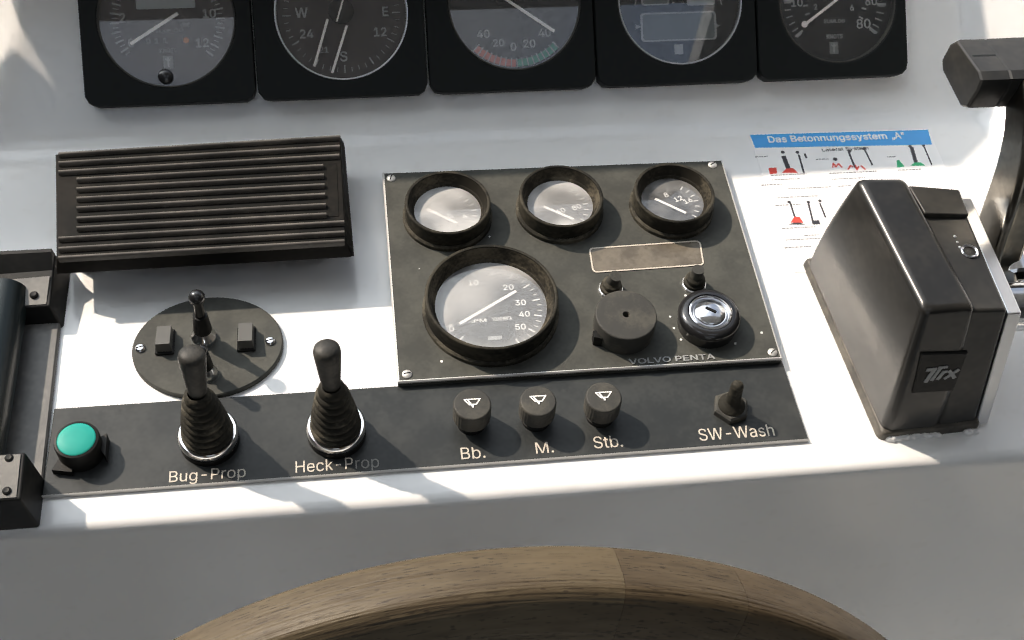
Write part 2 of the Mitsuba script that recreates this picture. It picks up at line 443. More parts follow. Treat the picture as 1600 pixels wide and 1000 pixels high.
# first gauge
g, dc, r = gauges[0]
put('scale', up(ticks(dc, r, np.arange(150, 222, 5.2), .72, .80, .0006) + ticks(dc, r, np.arange(150, 222, 10.4), .70, .83, .0013)
                + ticks(dc, r, np.arange(-41, 30, 5.2), .72, .80, .0006) + ticks(dc, r, np.arange(-41, 30, 10.4), .70, .83, .0013)), 'print_grey', g)
put('numerals', up([dtext(g, '2', 191, 28, 14), dtext(g, '0', 205, 67, 12), dtext(g, '10', 327, 21, 13), dtext(g, '12', 316, 67, 13)]), 'print_grey', g)
put('lettering', up([dtext(g, 'KNOTS', 263, 79, 6, 27), dtext(g, 'SUMLOG', 264, 48, 5, 46), dtext(g, 'VDO', 289, 39, 7, 17)]), 'print_dim', g)
put('lettering', up([dtext(g, '0 1 1', 245, 64, 8, 34)]), 'print_dim', g)
put('indicator', up(flat(Point(*dpt(291, 63)).buffer(.0022), QD, .0002)), 'orange_dot', g)
put('display', up(flat(rbox(213, -22, 303, 15, .001), QD, .0004)), 'lcd_light', g)
e1, e2 = emblem(263, 97, .0075); put('emblem', up(e1), 'print_dim', g); put('emblem_mark', up(e2), 'print_grey', g)
put('needle', up(dline([(278, 21), (204, 69)], .0024, QN, .0005)), 'needle_white', g)
kc = dpt(259, 120, QH - .002)
put('push_knob', up(lathe([(.0057, QD), (.0057, QH - .0005), (.0049, QH + .0012), (.003, QH + .0022), (0, QH + .0025)], 32, kc)), 'black_gloss', g)
# second gauge
g, dc, r = gauges[1]
put('scale', up(ticks(dc, r, np.arange(0, 360, 30), .76, .88, .0009) + ticks(dc, r, np.arange(0, 360, 7.5), .80, .87, .0005)), 'print_grey', g)
put('numerals', up([dtext(g, 'W', 471, 20, 15), dtext(g, 'E', 602, 18, 14), dtext(g, '24', 479, 53, 13), dtext(g, '12', 594, 50, 13), dtext(g, 'S', 537, 88, 15), dtext(g, '21', 506, 78, 9)]), 'print_grey', g)
put('pointer', up(dline([(512, 30), (491, 104)], .0019, QN, .0005)), 'needle_white', g)
put('pointer', up(dline([(542, 40), (519, 114)], .0019, QN, .0005)), 'needle_white', g)
put('pointer', up(dline([(537, -4), (526, 34)], .0012, QN + .0011, .0003)), 'needle_white', g)
put('hub', up(lathe([(.0098, QN - .001), (.0098, QN + .0006), (0, QN + .0009)], 40, dpt(533, 17, QN))), 'black_plastic', g)
# third gauge
g, dc, r = gauges[2]


def arc_band(dc, r, a0, a1, r0, r1, q=QD):
    t = np.radians(np.linspace(a0, a1, 24))
    o = [(dc[0] + r * r1 * math.cos(x), dc[1] + r * r1 * math.sin(x)) for x in t] + [(dc[0] + r * r0 * math.cos(x), dc[1] + r * r0 * math.sin(x)) for x in t[::-1]]
    return flat(Polygon(o), q, .0002)


put('scale_band', up(arc_band(dc, r, 226, 269, .82, .93)), 'band_red', g, label='dull red half of the scale')
put('scale_band', up(arc_band(dc, r, 271, 314, .82, .93)), 'band_green', g, label='green half of the scale')
put('scale', up([mv(m_, 0, 0, .0003) for m_ in ticks(dc, r, np.arange(226, 315, 5.5), .80, .94, .0009)]), 'print_grey', g)
put('numerals', up([dtext(g, '40', 755, 53, 12), dtext(g, '20', 779, 67, 11), dtext(g, '0', 802, 73, 12), dtext(g, '20', 827, 68, 12), dtext(g, '40', 851, 51, 12)]), 'print_grey', g)
put('needle', up(dline([(786, -4), (866, 49)], .0024, QN, .0005)), 'needle_white', g)
# fourth gauge
g, dc, r = gauges[3]
put('display', up(flat(rbox(1003, 18, 1117, 65, .003), QD, .0003)), 'lcd', g)
put('display_frame', up(flat(rbox(1002, 17, 1118, 66, .003).difference(rbox(1005, 19.5, 1115, 63.5, .0025)), QD + .0003, .0003)), 'print_grey', g)
put('display', up(flat(rbox(1003, -30, 1043, 8, .002), QD, .0003)), 'lcd', g)
put('display', up(flat(rbox(1074, -30, 1114, 8, .002), QD, .0003)), 'lcd_light', g)
put('display_frame', up(flat(rbox(1002, -31, 1044, 9, .002).difference(rbox(1004, -29, 1041.5, 7, .002)), QD + .0003, .0003)), 'print_grey', g)
put('display_frame', up(flat(rbox(1073, -31, 1115, 9, .002).difference(rbox(1075.5, -29, 1113, 7, .002)), QD + .0003, .0003)), 'print_grey', g)
tri = lambda x, y, s: flat(Polygon([dpt(x - s, y - 4), dpt(x + s, y), dpt(x - s, y + 4)]), QD, .0003)
for x_, y_ in ((997, 42), (1121, 40)): put('pointer_mark', up(tri(x_, y_, 4)), 'print_grey', g)
for t_, x_, y_, h_ in (('/', 993, 3, 9), ('\\', 1126, 2, 9), ('-', 1052, 4, 8), ('-', 1067, 4, 8)): put('pointer_mark', up(dtext(g, t_, x_, y_, h_)), 'print_grey', g)
put('emblem', up(flat(rbox(1054, 69, 1067, 85, .0006), QD, .0002)), 'print_grey', g)
# fifth gauge
g, dc, r = gauges[4]
put('scale', up(ticks(dc, r, np.arange(178, 222, 8.2), .76, .87, .0009) + ticks(dc, r, np.arange(-38, 10, 8.2), .74, .86, .0009)
                + ticks(dc, r, [176, 217, -36, -3], .72, .88, .0017) + ticks(dc, r, [183, 199, -30, -12], .47, .55, .0012)), 'print_grey', g)
put('numerals', up([dtext(g, '20', 1240, -30, 12), dtext(g, '10', 1245, 4, 12), dtext(g, '2', 1274, 11, 8), dtext(g, '60', 1361, 2, 12), dtext(g, '80', 1349, 37, 14), dtext(g, '6', 1331, 12, 9)]), 'print_grey', g)
put('lettering', up([dtext(g, 'SUMLOG', 1303.5, 33, 5.5, 33), dtext(g, 'KNOTS', 1304, 57, 6.5, 25)]), 'print_grey', g)
e1, e2 = emblem(1303, 75, .0075); put('emblem', up(e1), 'print_dim', g); put('emblem_mark', up(e2), 'print_grey', g)
put('needle', up([dline([(1312, -4), (1258, 38)], .0022, QN, .0005), flat(Point(*dpt(1257, 38, QN)).buffer(.0026), QN, .0005)]), 'needle_white', g)

# ------------------------------------------------------------------ finned box on stand-offs
hs = thing('finned_box', 'flat black ribbed heat sink box standing clear of the white console at the left', 'heat sink')
T4 = [at(*p, .0385) for p in [(88, 241), (530, 213), (539, 376), (91, 401)]]
T4 = np.array(T4); ctr = T4.mean(0)
out = lambda P4, d, w: np.array([[p[0] + d * np.sign(p[0] - ctr[0]), p[1] + d * np.sign(p[1] - ctr[1]), w] for p in P4])
body = loft([out(T4, .001, .0225), out(T4, .0035, .0245), out(T4, .003, .0285), out(T4, .0008, .0372), out(T4, 0, .0380)])
put('body', body, 'anodised', hs, smooth=20)
put('base_flange', hull([(T4[1][0] + .0035, T4[1][1] - .002, .0225), (T4[1][0] + .0035, T4[1][1] - .002, .030), (T4[2][0] + .0055, T4[2][1] - .001, .0225), (T4[2][0] + .0055, T4[2][1] - .001, .030),
     (T4[1][0] + .0005, T4[1][1] - .002, .0365), (T4[2][0] + .001, T4[2][1] - .001, .0365), (T4[1][0] - .004, T4[1][1] - .002, .0225), (T4[2][0] - .004, T4[2][1] - .001, .0225)]), 'anodised', hs, smooth=10)
L0, L1, R0, R1 = T4[0], T4[3], T4[1], T4[2]
ridge_y = [(240, 213), (254, 228), (268, 242), (281, 257), (296, 272), (311, 287), (326, 302), (342, 318), (357, 333), (372, 346), (388, 362), (402, 376)]
for k, (yl, yr) in enumerate(ridge_y):
    long_ = k < 3 or k > 8
    pl = at(91.5 if long_ else 120, yl if long_ else yl + (-1), .0405)
    pr_ = at({0: 532, 1: 531, 2: 530}.get(k, 507) if k < 9 else 538, yr, .0405)
    if not long_: pl = at(120, yl - 1.5, .0405); pr_ = at(505 + (k - 3), yr + 1, .0405)
    s = .0010; h0, h1 = .0370, .0415
    def rib(p, q):
        pts = []
        for c_, e in ((p, 0), (q, 1)):
            for dv, w in ((-.0017, h0), (.0017, h0), (-.0016, h1 - .0018), (.0016, h1 - .0018), (-.0011, h1 - .0006), (.0011, h1 - .0006), (-.0004, h1), (.0004, h1)):
                pts.append((c_[0], c_[1] + dv - .0002, w))
        return hull(pts)
    put('fin', rib(pl, pr_), 'fin_worn', hs, smooth=45)
for (x, y) in [(108, 262), (520, 244), (120, 386), (515, 362)]:
    c = at(x, y, .0225)
    put('standoff', bar((c[0], c[1], 0), (c[0], c[1], .0235), .0045), 'alloy', hs)
# raised lettering down the right end (too worn to read): a row of small strokes
cR = at(521, 300, .034)
put('end_plate', slab(rrect(.0085, .052, .001, 3, cR[0] - .0005, cR[1] - .002), .0375, .0384), 'anodised', hs)

# ------------------------------------------------------------------ oval plate with switches and levers
ov = thing('oval_switch_plate', 'oval black plate with two rocker switches and a ball-ended lever on the white console', 'switch plate')
oc = np.array([-.1275, .0385])
ell = lambda a_, b_, n=72: oc + np.c_[a_ * np.cos(np.linspace(0, 2 * np.pi, n, endpoint=False)), b_ * np.sin(np.linspace(0, 2 * np.pi, n, endpoint=False))]
put('plate', slab(ell(.0507, .0420), 0, .0042, .0008), 'panel_black', ov, smooth=25)
for (x, y) in [(219, 544), (422, 533)]:
    c = at(x, y, .005)
    sc = put('screw', lathe([(.0034, .0042), (.0034, .0052), (.0024, .0064), (0, .0068)], 28, c[:2]), 'chrome', ov)
    put('slot', rot(trimesh.creation.box((.0054, .0007, .0006), trimesh.transformations.translation_matrix((c[0], c[1], .0066))), 15, about=(c[0], c[1], 0)), 'black_plastic', sc, smooth=False)
for (x, y, dw) in [(255, 524, 0), (383, 519, 0)]:
    c = at(x, y, .013)
    put('rocker_base', slab(rrect(.0125, .0205, .001, 3, c[0], c[1]), .0042, .0062), 'black_plastic', ov, smooth=20)
    put('rocker', hull([(c[0] + a_ * .0052, c[1] + b_ * .0088, .006) for a_ in (-1, 1) for b_ in (-1, 1)], [(c[0] + a_ * .0047, c[1] + .0083, .0125) for a_ in (-1, 1)], [(c[0] + a_ * .0047, c[1] - .0083, .0145) for a_ in (-1, 1)]), 'rocker_grey', ov, smooth=10)


def ball_lever(base, tip, rb, rs):
    base, tip = np.array(base), np.array(tip)
    d = (tip - base) / np.linalg.norm(tip - base)
    lv = put('lever', bar(base, tip, rs * 1.25, rs), 'black_gloss', ov)
    s_ = trimesh.creation.icosphere(3, rb); put('ball', mv(s_, *(tip + d * rb * .4)), 'black_gloss', lv, smooth=True)
    put('collar', [lathe([(rs * 2.6, .0042), (rs * 2.6, .0075), (rs * 2.1, .0095), (rs * 1.5, .0135), (rs * 1.3, .014)], 36, base[:2])], 'chrome', lv)
    put('boot', bar(base + d * .012, base + d * .030, rs * 1.95, rs * 1.5), 'black_plastic', lv)


t1 = at(308, 468, .052)
ball_lever((-.1300, .0440, .0042), t1, .0054, .0032)
t2 = at(316, 549, .036)
ball_lever((-.1262, .0140, .0042), t2, .0038, .0024)

# ------------------------------------------------------------------ lower switch strip
sp = thing('switch_strip', 'long black switch strip with bright lower edge and white captions, below the instrument panel', 'panel')
sq = [(-.2262, -.0694), (.2702, -.0693), (.2683, -.0042), (-.2252, -.0042)]
put('plate', slab(sq, 0, .003, .0007), 'strip_black', sp, smooth=10)
put('edge', hull([(-.2262, -.0697, .0002), (.2703, -.0696, .0002), (-.2262, -.0697, .0028), (.2703, -.0696, .0028), (-.2262, -.0689, .00325), (.2703, -.0688, .00325), (-.2262, -.0690, .0002), (.2703, -.0689, .0002)]), 'edge_metal', sp, smooth=10)
for t, x0, x1, yb, hpx, m_ in [('Bug-Prop', 264, 384, 754, 17, 'letter_white'), ('Bb.', 721, 759, 718, 18, 'letter_white'), ('M.', 838, 866, 709, 17, 'letter_white'), ('Stb.', 929, 974, 701, 18, 'letter_white'), ('SW-Wash', 1094, 1211, 689, 18, 'letter_white')]:
    a_, b_ = at(x0, yb, .003), at(x1, yb - (x1 - x0) * .07, .003)
    hh = np.linalg.norm(at(x0, yb, .003) - at(x0, yb - hpx, .003))
    put('caption', text(t, hh, a_[0], a_[1], .003, b_[0] - a_[0], False), m_, sp)
a_ = at(462, 739, .003); b_ = at(552, 733, .003); c_ = at(594, 729, .003); hh = np.linalg.norm(a_ - at(462, 721, .003))
put('caption', text('Heck-P', hh, a_[0], a_[1], .003, b_[0] - a_[0], False), 'letter_white', sp)
put('caption', text('rop', hh, b_[0] + .0015, b_[1], .003, c_[0] - b_[0] - .002, False), 'letter_faded', sp, label='worn, faded end of a caption')

gb = thing('push_button', 'round turquoise push button in a black holder at the left end of the strip', 'button')
c = at(119, 686, .020)[:2]
put('holder', [lathe([(.0142, .003), (.0142, .0175), (.0136, .0195), (.0122, .0200), (.0118, .0190)], 48, c)], 'black_plastic', gb)
put('lens', lathe([(.0119, .017), (.0119, .0198), (.0108, .0206), (.006, .0211), (0, .0212)], 48, c), 'green_lens', gb)
put('holder_tab', hull([(c[0] - .0165, c[1] - .014, w) for w in (.003, .008)], [(c[0] - .004, c[1] - .0165, w) for w in (.003, .008)], [(c[0] - .012, c[1] - .004, w) for w in (.003, .008)], [(c[0], c[1], .008)]), 'black_plastic', gb, smooth=10)
put('holder_tab', hull([(c[0] + .0165, c[1] + .008, w) for w in (.003, .012)], [(c[0] + .0168, c[1] - .009, w) for w in (.003, .012)], [(c[0] + .009, c[1] + .003, w) for w in (.003, .012)]), 'black_plastic', gb, smooth=10)


def joystick(label, base, tip, roll):
    j = thing('joystick', label, 'joystick', 'joysticks on the switch strip')
    put('collar', lathe([(.0190, .003), (.0190, .0078), (.0182, .0084), (.015, .0084)], 56, base), 'black_plastic', j)
    put('ring', lathe([(.0186, .0085), (.0191, .0098), (.0191, .0128), (.0180, .0146), (.0166, .0146), (.0162, .0120)], 56, base), 'chrome', j)
    prof_ = [(.0163, .0120)]
    n = 7
    for k in range(n):
        t0_, t1_ = k / n, (k + 1) / n
        r0 = .0164 - .0072 * t0_ ** 1.25; w0 = .0128 + .0418 * t0_; w1 = .0128 + .0418 * t1_
        prof_ += [(r0 - .0002, w0 + .0004), (r0 + .0002, w0 + .0020), (r0 - .0005, w0 + .0034), (r0 - .0020, w0 + .0043), (r0 - .0022, w1)]
    prof_ += [(.0086, .0554), (.0080, .0582), (.0058, .0596)]
    put('boot', lathe(prof_, 48, base), 'rubber', j, smooth=50)
    kn = lathe([(0, .0585), (.0054, .0585), (.0058, .0605), (.0068, .070), (.0078, .083), (.0083, .0895), (.0083, .0920), (.0078, .0940), (.0064, .0955), (.0036, .0964), (0, .0967)], 40)
    d = np.array([tip[0] - base[0], tip[1] - base[1], .095 - .05]); d /= np.linalg.norm(d)
    R = trimesh.geometry.align_vectors([0, 0, 1], d)[:3, :3]
    kn.vertices = (kn.vertices - [0, 0, .05]) @ R.T + [base[0], base[1], .05]
    put('knob', kn, 'knob_black', j, smooth=40)
    return j


joystick('black bellows joystick with chrome ring in front of the oval plate', at(325, 678, .0118)[:2], at(299, 551, .095)[:2], 0)
joystick('black bellows joystick with chrome ring standing alone in front of bare white console', at(525, 667, .0118)[:2], at(510, 543, .095)[:2], 0)


def wiper_knob(label, px, py, rt):
    k = thing('wiper_knob', label, 'knob', 'wiper switch knobs in a row')
    c = at(px, py, .0265)[:2]
    prof_ = [(.0088, .0110), (rt - .0006, .0110), (rt, .0122), (rt, .0250), (rt - .0005, .0261), (rt - .0014, .0266), (0, .0266)]
    m = lathe(prof_, 96, c)
    # knurled grip
    d = m.vertices[:, :2] - c; rr = np.hypot(*d.T); an = np.arctan2(d[:, 1], d[:, 0])
    kn = (rr > rt - .0003) & (m.vertices[:, 2] < .0256)
    m.vertices[kn, :2] = c + d[kn] * (1 - .018 * (np.cos(an[kn] * 32) > 0))[:, None]
    put('cap', m, 'knob_grey', k, smooth=40)
    put('stem', lathe([(.0095, .003), (.0095, .0055), (.0078, .0065), (.0078, .0112)], 40, c), 'black_plastic', k)
    put('washer', lathe([(.0079, .0092), (.0090, .0092), (.0090, .0104), (.0079, .0104)], 40, c), 'alloy', k)
    # wiper sign: a fan-shaped window and an arm
    s = .0052; w = .0267; q = c + [.0002, .0012]
    fan = [(q[0] - s, q[1] + s * .42), (q[0] + s, q[1] + s * .42), (q[0] + s * .42, q[1] - s * .38), (q[0] - s * .42, q[1] - s * .38), (q[0] - s, q[1] + s * .42)]
    put('symbol', [ribbon(fan, .0009, w, .0002), ribbon([(q[0], q[1] - s * .75), (q[0] - s * .55, q[1] + s * .3)], .0011, w + .0002, .0002), ribbon([(q[0] - .0001, q[1] - s * .85), (q[0] + .0001, q[1] - s * .3)], .0012, w + .0003, .0002)], 'print_white', k)
    return k


wiper_knob('round wiper knob above the caption Bb', 738, 631, .0125)
wiper_knob('round wiper knob above the caption M', 841, 626, .0121)
wiper_knob('round wiper knob above the caption Stb', 943.5, 620, .0121)

tg = thing('toggle_switch', 'small rubber-booted toggle switch with hex nut above the caption SW-Wash', 'switch')
c = np.array([.2222, -.0415])
a6 = np.radians(np.arange(6) * 60 + 15)
put('nut', slab(c + .0126 * np.c_[np.cos(a6), np.sin(a6)], .003, .0085, .0012), 'knob_grey', tg, smooth=15)
put('boot', lathe([(.0092, .0085), (.0088, .0100), (.0070, .0118), (.0052, .0135), (.0046, .016), (0, .0165)], 36, c), 'rubber', tg)
tp = at(1152, 604, .031)
put('lever', [bar((c[0], c[1], .0125), tp, .0050, .0042), mv(trimesh.creation.icosphere(3, .0043), *tp)], 'rubber', tg, smooth=40)

# ------------------------------------------------------------------ engine instrument panel
ip = thing('instrument_panel', 'large dusty black engine instrument panel in the middle of the console', 'panel')
WP = .0085
iq = np.array([at(*p, WP)[:2] for p in [(622, 597), (1222, 560), (1128, 250), (598, 270)]])
put('plate', slab(iq, 0, WP, .0008), 'panel_black', ip, smooth=10)
for a_, b_ in ((0, 1), (1, 2), (3, 0)):
    p_, q_ = iq[a_], iq[b_]
    t_ = (q_ - p_) / np.linalg.norm(q_ - p_); n_ = np.array([t_[1], -t_[0]])
    pts = []
    for e in (p_, q_):
        for o_, w_ in ((.0004, WP - .0018), (.0004, WP - .0006), (-.0004, WP + .0003), (-.0010, WP + .0003), (-.0008, WP - .0018)):
            pts.append((*(e + n_ * o_), w_))
    put('edge', hull(pts), 'edge_metal', ip, smooth=10)
for (x, y) in [(611, 279), (1113, 258), (1207, 551), (636, 585)]:
    c = at(x, y, WP)[:2]
    s_ = put('screw', lathe([(.0034, WP), (.0034, WP + .0006), (.0022, WP + .0016), (0, WP + .0018)], 24, c), 'edge_metal', ip)
    put('slot', rot(trimesh.creation.box((.0048, .0007, .0006), trimesh.transformations.translation_matrix((c[0], c[1], WP + .0017))), x % 90, about=(c[0], c[1], 0)), 'black_plastic', s_, smooth=False)
npq = np.array([at(*p, WP)[:2] for p in [(921, 389), (1093, 377), (1099, 414), (927, 426)]])
poly = Polygon(npq).buffer(-.003).buffer(.003)
put('name_field', flat(poly, WP, .0003), 'nameplate', ip, label='empty brownish name field with pale outline')
put('name_outline', flat(poly.buffer(.0006).difference(poly.buffer(-.0005)), WP + .0003, .0003), 'letter_white', ip)
a_, b_ = at(984, 572, WP), at(1118, 563, WP)
hh = .0042
put('lettering', text('VOLVO PENTA', hh, a_[0], iq[0][1] + .0018, WP + .0004, b_[0] - a_[0], True), 'print_grey', ip)
rng = random.Random(5)
sp_ = [at(x, y, WP)[:2] for x, y in [(1047, 495), (1053, 513), (1064, 531), (1071, 462), (1149, 537), (1190, 520), (655, 420), (765, 370), (690, 565)]]
put('paint_speck', [flat(Point(*p).buffer(.0004 + .0006 * rng.random()), WP, .0003) for p in sp_], 'print_white', ip, kind='stuff')


def tube_gauge(name, label, group, l, r_, ytop, wt, lens_drop, rim):
    g = thing(name, label, 'gauge', group)
    # rim circle from its left and right extremes at the height wt
    lo = at(l, ytop, wt); hi = at(r_, ytop, wt)
    R = (hi[0] - lo[0]) / 2 * 1.0; c = np.array([(hi[0] + lo[0]) / 2, (hi[1] + lo[1]) / 2])
    wl = wt - lens_drop
    put('base_ring', lathe([(R + .0016, WP), (R + .0016, WP + .003), (R + .0004, WP + .0042), (R - .001, WP + .0042)], 72, c), 'rubber', g)
    put('bezel', lathe([(R - .0006, WP), (R - .0004, WP + .004), (R, wt - .0015), (R - .0004, wt - .0004), (R - .0014, wt), (R - .0024, wt - .0004), (R - .0026, wt - .0012), (R - .0026, WP)], 96, c), 'bezel_rubber', g, smooth=50)
    put('inner_ring', lathe([(R - .0027, wt - .0010), (R - .0034, wt - .0030), (R - rim * .78, wl + .0022), (R - rim * .86, wl + .0020), (R - rim, wl + .0004), (R - rim, wl - .0045)], 96, c), 'inner_tan', g, smooth=25)
    put('dial', lathe([(0, wl - .0040), (R - rim + .0003, wl - .0040)], 72, c), 'dial_black', g, smooth=False)
    put('lens', lathe([(0, wl), (R - rim + .0002, wl)], 64, c), 'dusty_lens', g, smooth=False)
    return g, c, R, wl - .0038


def on_dial(c, w): return lambda x, y: at(x, y, w)[:2]


SMALL = [('small round gauge at the top left corner of the black instrument panel', 632, 767, 313, (667, 329), (714, 351), [(705, 336), (728, 336)]),
         ('small round gauge at the middle of the panel top, between two alike gauges', 811, 943, 303, (849, 325), (896, 345), [(878, 328), (903, 322)]),
         ('small round gauge with clear dark dial, right one of the top three on the panel', 991, 1117, 298, (1023, 313), (1071, 335), [(1043, 303), (1062, 309), (1077, 312)])]
for k, (lab, l, r_, y, n0, n1, marks) in enumerate(SMALL):
    wt = .026
    g, c, R, wd = tube_gauge('small_gauge', lab, 'small gauges on the engine panel', l, r_, y + 2, wt, .0105, .0068)
    if k == 2: scene[g + '__lens'] = {**scene[g + '__lens'], 'bsdf': {'type': 'ref', 'id': 'dusty_lens_thin'}}
    pt = lambda x, y: at(x, y, wd)[:2]
    put('needle', ribbon([pt(*n0), pt(*n1)], .0022, wd + .0012, .0005), 'needle_white', g)
    put('scale', [ribbon([c + R * .58 * np.array([math.cos(t), math.sin(t)]), c + R * .70 * np.array([math.cos(t), math.sin(t)])], .0009, wd, .0002) for t in np.radians(np.arange(-40, 70, 16))]
        + [text(s_, .0044, *pt(x, y + 5), wd, None, True, True, .0002, 20) for s_, (x, y) in zip([('0', '4', '8'), ('40', '80', '120'), ('8', '12', '16')][k], marks)], 'print_white', g)
scene['dusty_lens_thin'] = {'type': 'blendbsdf', 'weight': P(lambda p, n, uv: 0.06 + 0.12 * sstep(0.4, 0.65, fbm(p.x * 50, p.y * 50, p.z * 50, 3))), 'bsdf_0': {'type': 'ref', 'id': 'lens_clean'}, 'bsdf_1': {'type': 'ref', 'id': 'dust'}}

scene['dusty_lens_mid'] = {'type': 'blendbsdf', 'weight': P(lambda p, n, uv: 0.13 + 0.32 * sstep(0.35, 0.6, fbm(p.x * 22 + 7, p.y * 22, p.z * 22, 2))), 'bsdf_0': {'type': 'ref', 'id': 'lens_clean'}, 'bsdf_1': {'type': 'ref', 'id': 'dust'}}
g, c, R, wd = tube_gauge('rev_counter', 'big round rev counter in a deep black bezel, lower left on the panel', None, 663, 873, 461, .027, .0125, .0072)
scene[g + '__lens'] = {**scene[g + '__lens'], 'bsdf': {'type': 'ref', 'id': 'dusty_lens_mid'}}
pt = lambda x, y: at(x, y, wd)[:2]
put('needle', ribbon([pt(718, 508), pt(806, 457)], .0022, wd + .0012, .0005), 'needle_white', g)
put('scale', [ribbon([c + R * k0 * np.array([math.cos(t), math.sin(t)]), c + R * .78 * np.array([math.cos(t), math.sin(t)])], wd_, wd, .0002) for t, k0, wd_ in [(math.radians(a_), .66 if i_ % 3 == 0 else .71, .0011 if i_ % 3 == 0 else .0006) for i_, a_ in enumerate(np.arange(-62, 243, 8))]], 'print_white', g)
put('numerals', [text(s_, .0046, *pt(x, y + 6), wd, None, True, True, .0002) for s_, x, y in [('30', 814, 471), ('40', 820, 489), ('50', 814, 509), ('20', 795, 447), ('10', 740, 440), ('0', 706, 512)]], 'print_white', g)
put('lettering', [text('RPM', .003, *pt(746, 504), wd, .013, True, True, .0002), text('VOLVO PENTA', .003, *pt(785, 501), wd, .0135, True, True, .0002)], 'print_white', g)
put('emblem', flat(sbox(pt(763, 532)[0], pt(763, 532)[1], pt(785, 532)[0], pt(785, 532)[1] + .004), wd, .0002), 'print_grey', g)

bz = thing('buzzer', 'plain black round alarm buzzer with a small hole in its cap', 'buzzer')
c = at(978.5, 491, .027)[:2]; R = .0216
put('cap', lathe([(R - .0006, WP), (R, WP + .006), (R, .0255), (R - .0004, .0265), (R - .0013, .027), (.0026, .027), (.0022, .0262), (.0022, .020), (0, .020)], 64, c), 'knob_grey', bz, smooth=40)
put('tab', hull([(c[0] - R - .0016, c[1] - .006, w) for w in (WP, .018)], [(c[0] - R - .0016, c[1] - .011, w) for w in (WP, .018)], [(c[0] - R + .004, c[1] - .004, WP), (c[0] - R + .004, c[1] - .013, WP), (c[0] - R + .004, c[1] - .004, .018), (c[0] - R + .004, c[1] - .013, .018)]), 'black_plastic', bz, smooth=10)

ig = thing('ignition_lock', 'glossy black ignition lock with shiny chrome centre and key slot', 'lock')
c = at(1110, 487, .024)[:2]; R = .0219
put('body', lathe([(R - .0012, WP), (R - .0008, .0165), (R, .0172), (R + .0002, .0195), (R - .0008, .0222), (R - .0035, .0240), (R - .0062, .0240), (R - .0068, .0228)], 72, c), 'black_gloss', ig, smooth=50)
put('ring', lathe([(R - .0066, .0205), (R - .0070, .0236), (R - .0082, .0240), (R - .0092, .0228), (R - .0095, .0205)], 64, c), 'chrome', ig, smooth=50)
put('barrel', lathe([(R - .0096, .0205), (R - .0102, .0228), (R - .0116, .0242), (.0065, .0254), (.003, .0260), (0, .0261)], 48, c), 'chrome', ig, smooth=40)
put('key_slot', rot(slab(rrect(.0082, .0022, .0009, 4, c[0], c[1]), .0252, .0266, .0002), -35, about=(c[0], c[1], 0)), 'black_plastic', ig, smooth=20)

for lab, x, y, xt, yt in [('small rubber push button behind the buzzer', 951, 453, 962, 431), ('small rubber push button behind the ignition lock', 1081, 445, 1091, 421)]:
    b = thing('booted_button', lab, 'button', 'small booted push buttons')
    c = at(x + 3, y, WP)[:2]; tp = at(xt, yt, .026)
    put('nut', lathe([(.0090, WP), (.0090, WP + .0016), (.0078, WP + .0026), (.006, WP + .0026)], 10, c), 'alloy', b, smooth=20)
    put('boot', lathe([(.0080, WP + .002), (.0078, WP + .0045), (.0062, WP + .0055), (.0070, WP + .0068), (.0066, WP + .0085), (.0052, WP + .0095), (.0046, WP + .0105), (0, WP + .011)], 32, c), 'rubber', b, smooth=40)
    put('plunger', [bar((c[0], c[1], WP + .009), tp, .0046, .0044), ], 'knob_grey', b)

# ------------------------------------------------------------------ buoyage chart sticker
st = thing('buoyage_sticker', 'white printed buoyage chart sticker with blue heading bar, partly hidden by the control box', 'sticker')
S0 = .0004
put('sheet', slab([(.2985, .075), (.4500, .072), (.4500, .2172), (.2985, .2202)], 0, S0, .0001), 'sticker_white', st, smooth=False)
hq = np.array([at(*p, S0)[:2] for p in [(1180, 231), (1456, 226), (1450, 203), (1172, 211)]])
put('heading_bar', flat(Polygon(hq), S0, .0002), 'print_blue', st)
hw = .0002 + S0
a_, b_ = at(1203, 228, hw), at(1389, 222, hw)
hh = np.linalg.norm(at(1250, 227, hw) - at(1250, 214, hw))
put('heading_text', text('Das Betonnungssystem', hh * .70, a_[0], hq[0][1] + .0050, hw, b_[0] - a_[0], True, ang=-1.1), 'sticker_white', st)
b_ = at(1396, 222, hw)
put('heading_text', text('„A“', hh * .70, b_[0], hq[0][1] + .0030, hw, .0115, True, ang=-1.1), 'sticker_white', st)
a_ = at(1284, 234, S0)
put('subtitle', text('Lateral System', .0034, a_[0], a_[1] - .002, S0, .039, False), 'print_black', st)


def spt(x, y): return at(x, y, S0)[:2]


def pole(x, y0, y1, x1, wpx): return ribbon([spt(x, y0), spt(x1, y1)], wpx * .0006, S0)


def buoy(x, y, wpx, hpx):
    a_, b_, c_, d_ = spt(x - wpx / 2, y), spt(x + wpx / 2, y), spt(x + wpx * .2, y - hpx), spt(x - wpx * .2, y - hpx)
    return flat(Polygon([a_, b_, c_, d_]), S0)


